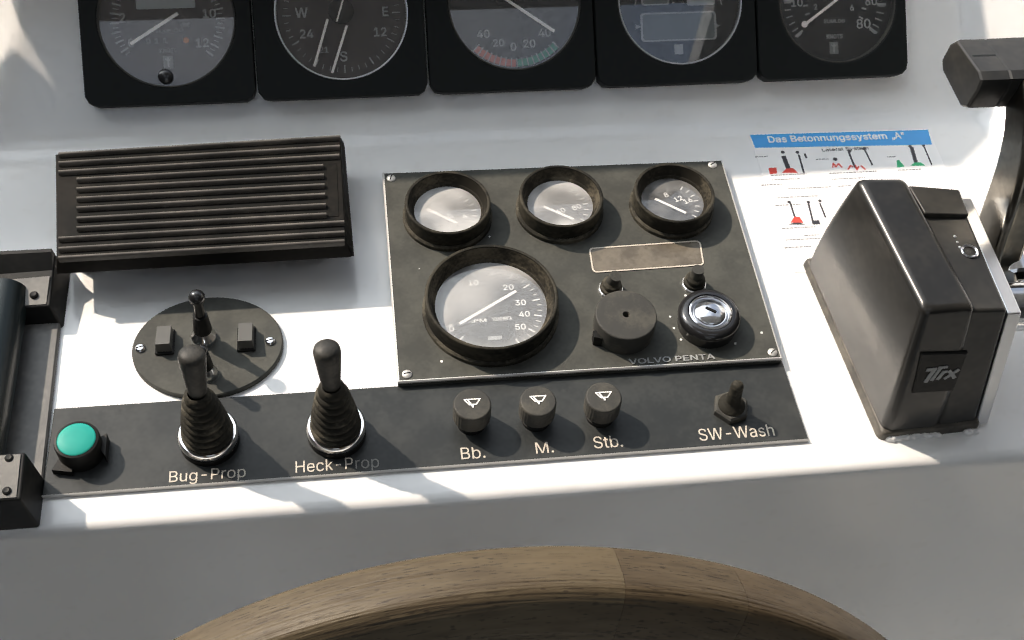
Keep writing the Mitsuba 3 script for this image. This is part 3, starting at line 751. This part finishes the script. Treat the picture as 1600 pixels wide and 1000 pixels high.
put('red_mark', [flat(Polygon([spt(1201, 263), spt(1213, 262), spt(1214, 271), spt(1203, 272)]), S0), buoy(1234, 270, 24, 7)], 'print_red', st)
put('red_mark', [buoy(1245, 348, 20, 9)], 'print_red', st)
put('green_mark', [flat(Polygon([spt(1401, 251), spt(1404, 250), spt(1413, 260), spt(1402, 262)]), S0), buoy(1434, 259, 23, 5)], 'print_green', st)
for ms in ([pole(1224, 244, 264, 1232, 6), pole(1248, 242, 270, 1256, 2.5), pole(1257, 240, 247, 1260, 2.5), flat(Point(*spt(1223, 238)).buffer(.0016), S0), flat(Point(*spt(1246, 238)).buffer(.0014), S0)],
           [pole(1326, 238, 262, 1336, 2.5), pole(1351, 234, 258, 1363, 2), flat(Point(*spt(1327, 236)).buffer(.0015), S0), flat(Point(*spt(1350, 233)).buffer(.0014), S0), flat(Point(*spt(1305, 249)).buffer(.0018), S0)],
           [pole(1424, 230, 254, 1431, 5), pole(1444, 230, 258, 1456, 1.8), flat(Point(*spt(1422, 229)).buffer(.0014), S0), flat(Point(*spt(1443, 228)).buffer(.0012), S0)],
           [buoy(1245, 351, 26, 2.5), pole(1235, 318, 340, 1242, 2.2), pole(1263, 318, 346, 1270, 2.2), flat(sbox(*spt(1270, 351), *(spt(1270, 351) + [.006, .004])), S0), pole(1281, 318, 340, 1290, 2), flat(Point(*spt(1233, 316)).buffer(.0014), S0), flat(Point(*spt(1263, 316)).buffer(.0013), S0), flat(Point(*spt(1281, 314)).buffer(.0013), S0)]):
    put('buoy_drawing', ms, 'print_black', st)
put('red_outline', [ribbon([spt(1301, 262), spt(1302, 255), spt(1306, 261), spt(1310, 256), spt(1316, 262)], .0011, S0), ribbon([spt(1325, 265), spt(1329, 259), spt(1333, 261)], .0012, S0), ribbon([spt(1336, 258), spt(1339, 265), spt(1342, 260)], .0012, S0), ribbon([spt(1345, 259), spt(1352, 265)], .0012, S0)], 'print_red', st)


def tiny(x0, x1, y, sl=-.05):
    a_, b_ = spt(x0, y), spt(x1, y + (x1 - x0) * sl)
    rg = random.Random(int(x0 * 7 + y)); out_ = []; x = a_[0]
    while x < b_[0]:
        w_ = .0009 + .0022 * rg.random()
        out_.append(flat(sbox(x, a_[1], min(x + w_, b_[0]), a_[1] + .0011), S0, .0001)); x += w_ + .0006
    return out_


put('small_print', tiny(1205, 1260, 275) + tiny(1206, 1250, 282) + tiny(1296, 1370, 272) + tiny(1215, 1278, 310) + tiny(1403, 1440, 267) + tiny(1309, 1330, 292) + tiny(1257, 1280, 369) + tiny(1190, 1224, 290) + tiny(1232, 1300, 296) + tiny(1212, 1252, 322) + tiny(1222, 1276, 358) + tiny(1228, 1282, 376) + tiny(1226, 1268, 388) + tiny(1300, 1352, 281) + tiny(1180, 1200, 246) + tiny(1386, 1400, 246) + tiny(1275, 1296, 250), 'print_line', st, kind='stuff')

# ------------------------------------------------------------------ engine control box with its lever
cb = thing('engine_control', 'bulky black engine control box with steel lever and T-shaped grip at the right', 'engine control')


def tapered(base, top, r_b=.006, r_t=.0045, n=5):
    """A body between two quads (corners given as (u, v, w)) with rounded corners, by hulls of small spheres."""
    s = trimesh.creation.icosphere(2, 1.0).vertices
    c_ = np.vstack([base, top]).mean(0)
    pts = [np.asarray(p) + (c_ - p) / np.linalg.norm(c_ - p) * r_ * 1.5 + s * r_ for P_, r_ in ((base, r_b), (top, r_t)) for p in P_]
    return hull(*pts)


baseL = [(.3085, .0830, .004), (.3205, -.0710, .004), (.3900, -.0680, .004), (.388, .083, .004)]
topL = [(.3195, .0815, .0965), (.3185, -.0515, .1160), (.3545, -.0500, .1150), (.3550, .0805, .0970)]


def quad_loft(b4, t4, steps=8, r0=.004, r1=.0042, nb=6, bulge=0.0):
    """Rounded-corner quads from b4 to t4, the top edge rolled over."""
    rings = []
    b4, t4 = np.array(b4, float), np.array(t4, float)
    def ring(q4, rr):
        nrm = []
        P2 = Polygon(q4[:, :2]).buffer(-rr).buffer(rr, quad_segs=nb)
        # keep a constant vertex count: sample each corner arc on its own
        out_ = []
        for i_ in range(4):
            p0, p1, p2 = q4[i_ - 1], q4[i_], q4[(i_ + 1) % 4]
            d0 = (p0 - p1) / np.linalg.norm(p0 - p1); d2 = (p2 - p1) / np.linalg.norm(p2 - p1)
            for t in np.linspace(0, 1, nb):
                out_.append((1 - t) ** 2 * (p1 + d0 * rr) + 2 * t * (1 - t) * p1 + t * t * (p1 + d2 * rr))
        return np.array(out_)
    for t in np.linspace(0, 1, steps):
        q4 = b4 * (1 - t) + t4 * t
        c_ = q4.mean(0); q4 = c_ + (q4 - c_) * (1 + bulge * 4 * t * (1 - t))
        rings.append(ring(q4, r0 + (r1 - r0) * t))
    up_ = np.array([0, 0, 1.0])
    for t in (.2, .4, .6, .8, 1.0):
        q4 = t4.copy(); ins_ = r1 * (1 - math.cos(t * math.pi / 2))
        for i_ in range(4):
            d0 = t4[i_ - 1] - t4[i_]; d2 = t4[(i_ + 1) % 4] - t4[i_]
            q4[i_] += (d0 / np.linalg.norm(d0) + d2 / np.linalg.norm(d2)) * ins_
        rings.append(ring(q4 + up_ * r1 * math.sin(t * math.pi / 2) * .9, r1))
    return loft(rings)


rim4 = lambda q4, d: [((p[0] + d * np.sign(p[0] - .35)), p[1] + d * np.sign(p[1] - .005), p[2]) for p in q4]
put('base_flange', quad_loft(rim4([(p[0], p[1], 0) for p in baseL], .0020), rim4([(p[0], p[1], .0045) for p in baseL], .0008), 3, .006, .003), 'flange_dusty', cb, smooth=50)
b1 = [(.3085, .0815, .003), (.3212, -.0700, .003), (.3620, -.0690, .003), (.3600, .0815, .003)]
t1 = [(.3080, .0610, .1125), (.3195, -.0510, .1098), (.3550, -.0500, .1090), (.3430, .0600, .1115)]
put('housing', quad_loft(b1, t1, 8, .007, .0058, 7, .035), 'control_black', cb, smooth=60)
b2 = [(.3605, .074, .003), (.3605, -.0686, .003), (.3885, -.0672, .003), (.3885, .074, .003)]
t2 = [(.3415, .0585, .1050), (.3530, -.0478, .1060), (.3800, -.0460, .1015), (.3815, .0550, .1020)]
put('cover', quad_loft(b2, t2, 6, .004, .0028, 6), 'control_grey', cb, smooth=50)
put('cover_flap', quad_loft([(.3450, .0580, .103), (.3475, .0300, .103), (.3800, .0300, .100), (.3815, .0545, .100)], [(.3455, .0570, .1095), (.3480, .0308, .1105), (.3800, .0308, .1065), (.3812, .0538, .1065)], 3, .003, .0015, 5), 'control_grey', cb, smooth=40)
# side plate in light alloy with the lever hub
sidep = [(.3895, .071, .002), (.3895, -.0665, .002), (.3985, -.0665, .002), (.3985, .071, .002)]
sidet = [(.3830, .0540, .098), (.3818, -.0455, .0985), (.3925, -.0440, .0965), (.3935, .054, .097)]
put('side_plate', quad_loft(sidep, sidet, 5, .002, .0012, 4), 'alloy', cb, smooth=40)
rg_ = np.random.default_rng(4)
xs_ = np.linspace(.326, .3885, 26); bead = []
for x_ in xs_:
    if meshkit.noise(np.array([[x_ * 90, 0.3, 0.7]]))[0] < 0.38: continue
    bead.append(hull(mv(trimesh.creation.icosphere(1, .0016 + .0012 * rg_.random()), x_, -.0725 + .0015 * rg_.random(), .0008).vertices))
put('sealant_bead', trimesh.boolean.union([b_ for b_ in bead], engine='manifold') if len(bead) > 1 else bead, 'gelcoat', cb, smooth=True, kind='stuff', label='ragged white sealant along the foot of the box')
# badge recessed in the front face
fA, fB = np.array([.3250, -.0700, .010]), np.array([.3580, -.0690, .010])
fT = np.array([.3250, -.0515, .105])
fx = (fB - fA) / np.linalg.norm(fB - fA); fy = fT - fA; fy -= fx * (fy @ fx); fy /= np.linalg.norm(fy); fn = np.cross(fx, fy)
if fn[1] > 0: fn = -fn
FR = np.c_[fx, fy, fn]


def front(m, x, y, q):
    m = verts(m); m.vertices = (m.vertices + [x, y, q]) @ FR.T + fA; return m


badge_x, badge_y, badge_q = .0105, .030, .0008
def pix_front(x, y, q=.0):
    d = np.array([(x - 800) / FPX, (y - 500) / FPX, 1.0]) @ CAM_R
    o = fA + fn * q
    X = CAM_C + ((o - CAM_C) @ fn) / (d @ fn) * d - fA
    return X @ fx, X @ fy


bc = [pix_front(*p) for p in [(1423, 610), (1487, 606), (1510, 546), (1437, 548)]]
bd = put('badge_plate', front(slab(np.array(bc), .0004, .0032, .0008), 0, 0, 0), 'black_plastic', cb, smooth=20)
lx, ly = pix_front(1437, 592); rx, ry = pix_front(1488, 590); tx_, ty_ = pix_front(1437, 571)
H = ty_ - ly; Wd = rx - lx
def stroke(pts, wd_=.0022): return ribbon([(lx + Wd * a_, ly + H * b_) for a_, b_ in pts], wd_, .0034, .0004)
logo = [stroke([(0, .92), (.30, .92)], .0026), stroke([(.26, 1.0), (.10, 0)], .0030), stroke([(.34, 1.0), (.62, 1.0)], .0020), stroke([(.42, 1.0), (.27, .08)], .0024), stroke([(.56, .72), (.44, .12)], .0026), stroke([(.52, .66), (.66, .66)], .0020),
        stroke([(.70, .72), (.96, .12)], .0026), stroke([(1.0, .74), (.64, .12)], .0024)]
put('badge_lettering', front(cat(logo), 0, 0, 0), 'print_grey', cb)
# worn chrome emblem on the cover top
em = []
for (x, y, rr) in [(1493, 367, .0012), (1497, 376, .001), (1501, 384, .0012)]:
    p = at(x, y, .1075); em.append(mv(trimesh.creation.icosphere(2, rr), p[0], p[1], .1068 - (p[1] < .03) * .0012))
pe = at(1516, 391, .107)
em.append(mv(rot(lathe([(.0040, 0), (.0052, .0006), (.0058, 0), (.005, -.0006), (.004, 0)], 28), 0), pe[0], pe[1], .1062))
put('emblem', em, 'chrome', cb, smooth=40)
# lever: a broad flat steel arm from the hub up to the grip
path = np.array([(.4060, -.014, .060), (.4090, .010, .060), (.4110, .029, .078), (.4125, .041, .120), (.4160, .062, .150), (.4240, .098, .160)])
wid = np.array([.0185, .0185, .0185, .0175, .0165, .0155]); thk = np.array([.0075, .009, .0105, .011, .0105, .0095])
from scipy.interpolate import CubicSpline
tt = np.linspace(0, 1, len(path)); ts = np.linspace(0, 1, 30)
pc, wc, tc = CubicSpline(tt, path)(ts), np.interp(ts, tt, wid), np.interp(ts, tt, thk)
rings = []
for i_ in range(len(ts)):
    d_ = pc[min(i_ + 1, len(ts) - 1)] - pc[max(i_ - 1, 0)]; d_ /= np.linalg.norm(d_)
    e1 = np.cross(d_, [1, 0, 0]); e1 /= np.linalg.norm(e1); e2 = np.cross(d_, e1)
    rr_ = rrect(2 * wc[i_], 2 * tc[i_], min(tc[i_] * .8, .005), 4)
    rings.append(pc[i_] + rr_[:, :1] * e1 + rr_[:, 1:] * e2)
lv = put('lever', loft(rings), 'lever_steel', cb, smooth=40)
put('hub', mv(rot(lathe([(.021, 0), (.021, .006), (.0175, .008), (.0175, .030), (.0195, .032), (.0195, .040), (.016, .044), (.0, .0445)], 48), 90, (0, 1, 0)), .3935, -.012, .062), 'chrome', lv)
put('clamp_band', mv(rot(lathe([(.0135, -.012), (.0150, -.010), (.0150, .010), (.0135, .012)], 40), -78, (1, 0, 0)), .4185, .018, .068), 'chrome', lv)
# grip: lozenge section, running across the lever
sec = np.array([(.0165, .0135), (.0225, .0050), (.0240, -.0085), (.0185, -.0125), (-.0165, -.0115), (-.0230, -.0065), (-.0255, .0095), (-.0245, .0175), (-.0185, .0190)])
def gring(u, s_): return np.c_[np.full(len(sec), u), .1140 + sec[:, 0] * s_ * 1.08, .1550 + sec[:, 1] * s_ * 1.08]
put('grip', loft([gring(.3838, .86), gring(.3842, .93), gring(.3852, .985), gring(.3868, 1.0), gring(.4035, 1.0)]), 'control_grey', lv, smooth=18, label='end cap half of the T grip')
put('grip', loft([gring(.4041, .965), gring(.4056, 1.0), gring(.4900, 1.03), gring(.494, .97)]), 'control_grey', lv, smooth=18)

put('grip_groove', hull([(u_, .1120 + dv_, .1550 + .01745 + dv_ * -.12 + dw_) for u_ in (.3872, .4030) for dv_ in (-.0009, .0009) for dw_ in (-.002, .0004)]), 'housing_black', lv, smooth=False)

# ------------------------------------------------------------------ black bar holder at the left edge
lu = thing('bar_holder', 'black holder at the left edge with a round dark bar between two end blocks', 'holder')
put('base_plate', slab([(-.310, -.0860), (-.2262, -.0865), (-.2290, .115), (-.310, .115)], 0, .0042, .001), 'bracket_grey', lu, smooth=15)
put('bar', bar((-.2635, -.060, .0165), (-.2635, .085, .0165), .0155, n=48), 'tube_teal', lu, smooth=40)


def block(v0, v1, vt0, vt1, h0, h1, ub, ut):
    return [(-.312, v1, 0.), (-.312, v0, 0.), (ub, v0, 0.), (ub, v1, 0.)], [(-.312, vt1, h1), (-.312, vt0, h0), (ut, vt0, h0), (ut, vt1, h1)]


b4, t4 = block(-.0895, -.0560, -.0885, -.0575, .0325, .0355, -.2260, -.2285)
bl = put('end_block', quad_loft(b4, t4, 4, .002, .0014, 4), 'black_plastic', lu, smooth=40)
put('top_face', hull([(-.312, -.0875, .0332), (-.2308, -.0875, .0332), (-.2308, -.0585, .0360), (-.312, -.0585, .0360), (-.312, -.0870, .0346), (-.2312, -.0870, .0346), (-.2312, -.0590, .0374), (-.312, -.0590, .0374)]), 'bracket_grey', bl, smooth=10)
for x, y, dz in [(15, 717, 0), (10, 766, -.0018)]:
    c = at(x, y, .036); put('screw', lathe([(.0026, .0350 + dz), (.0026, .0376 + dz), (.0016, .0382 + dz), (0, .0380 + dz)], 20, c[:2]), 'black_plastic', bl)
b4, t4 = block(.0640, .1200, .0690, .1120, .0170, .0215, -.2265, -.2315)
bl = put('end_block', quad_loft(b4, t4, 4, .0025, .0014, 4), 'black_plastic', lu, smooth=40)
put('top_face', hull([(-.312, .0695, .0176), (-.2340, .0705, .0176), (-.2330, .0930, .0206), (-.312, .0895, .0206), (-.312, .0695, .0190), (-.2344, .0707, .0190), (-.2335, .0925, .0222), (-.312, .0890, .0222)]), 'bracket_grey', bl, smooth=10)
put('back_lip', hull([(-.312, .0940, .0195), (-.2320, .0960, .0195), (-.312, .1125, .0210), (-.2320, .1125, .0210), (-.312, .1085, .0290), (-.2325, .1085, .0290), (-.312, .1115, .0290), (-.2325, .1115, .0290)]), 'black_plastic', bl, smooth=10)
c = at(53, 461, .0205); put('screw', lathe([(.0028, .0185), (.0028, .0212), (.0018, .0220), (0, .0218)], 20, c[:2]), 'black_plastic', bl)

# ------------------------------------------------------------------ wooden steering wheel (upright, in front of the console)
def wood(base, dark, seed):
    def fn(p, n, uv):
        x, y, z = p.x - WC[0], p.y - WC[1], p.z - WC[2]
        rad = dr.sqrt(x * x + z * z)
        ang = dr.atan2(z, x)
        along = ang * 0.25
        g1 = fbm(along * 60 + seed, rad * 300, y * 300, 4)
        g2 = noise(along * 330 + seed, rad * 1300, y * 1300)
        blotch = fbm(along * 22 + seed * 3, rad * 40, y * 40, 3)
        c = mix(base, dark, sstep(0.25, 0.8, g1) * 0.75)
        c = mix(c, tuple(0.4 * v for v in dark), sstep(0.6, 0.9, g2) * 0.6)
        return mix(c, tuple(min(1.0, 1.35 * v) for v in base), sstep(0.5, 0.75, blotch) * 0.45)
    return P(fn)


WC = (.0275, -.3106, -.0937); WR = .25
def wood_bump(p, n, uv):
    x, y, z = p.x - WC[0], p.y - WC[1], p.z - WC[2]
    rad = dr.sqrt(x * x + z * z); ang = dr.atan2(z, x) * 0.25
    return fbm(ang * 30, rad * 900, y * 900, 3)


for k, (b_, d_) in enumerate([((.088, .067, .038), (.052, .036, .019)), ((.076, .055, .030), (.043, .029, .015)), ((.070, .049, .026), (.041, .027, .014))]):
    mat(f'wood_{"abc"[k]}', wood(b_, d_, 3.1 * k + 1), 0.55, spec=0.35, bump=(P(wood_bump, 3e-4), 0.0006))
sw = thing('steering_wheel', 'weathered wooden steering wheel rim in front of the console', 'steering wheel')


def rim_section():
    # (radial, axial) rounded outline of the rim; axial grows towards the helmsman
    s = []
    for (cx, cy, rr, a0, a1) in [(-.0035, .0035, .0035, 90, 180), (-.031, .0035, .0035, 180, 270), (-.030, .023, .006, 270, 360), (-.0015, .0245, .0045, 0, 90)]:
        pass
    pts = [(-.006, -.002), (-.0015, .000), (.0008, .0035), (.0022, .012), (.0030, .021), (.0018, .0262), (-.002, .0290), (-.012, .0315), (-.026, .0315), (-.034, .0285), (-.0375, .022), (-.0380, .010), (-.0360, .002), (-.031, -.002)]
    return np.array(pts)


sec_ = rim_section()
# smooth the outline once (Chaikin)
for _ in range(2):
    nx_ = np.roll(sec_, -1, 0); sec_ = np.stack([.75 * sec_ + .25 * nx_, .25 * sec_ + .75 * nx_], 1).reshape(-1, 2)
segs = [(-40, 66, 2), (66, 78.5, 1), (78.5, 122, 0), (122, 205, 0), (205, 320, 1)]
for a0, a1, mk in segs:
    rings = []
    for t in np.radians(np.linspace(a0 + .012, a1 - .012, max(6, int((a1 - a0) / 1.5)))):
        R_ = WR + sec_[:, 0]
        rings.append(np.c_[WC[0] + R_ * math.cos(t), WC[1] - sec_[:, 1], WC[2] + R_ * math.sin(t)])
    put('rim_segment', loft(rings), f'wood_{"abc"[mk]}', sw, smooth=50, world=True)
for k in range(6):
    t = math.radians(-90 + 60 * k)
    p_ = np.array([WC[0] + .045 * math.cos(t), WC[1] - .012, WC[2] + .045 * math.sin(t)]); q_ = np.array([WC[0] + .222 * math.cos(t), WC[1] - .013, WC[2] + .222 * math.sin(t)])
    if math.sin(t) < 0.4: put('spoke', bar(p_, q_, .010, .009), 'wood_b', sw, world=True)
put('hub', mv(rot(lathe([(0, 0), (.05, 0), (.05, .028), (.04, .034), (0, .036)], 48), 90, (1, 0, 0)), WC[0], WC[1] + .004, WC[2]), 'wood_b', sw, world=True)
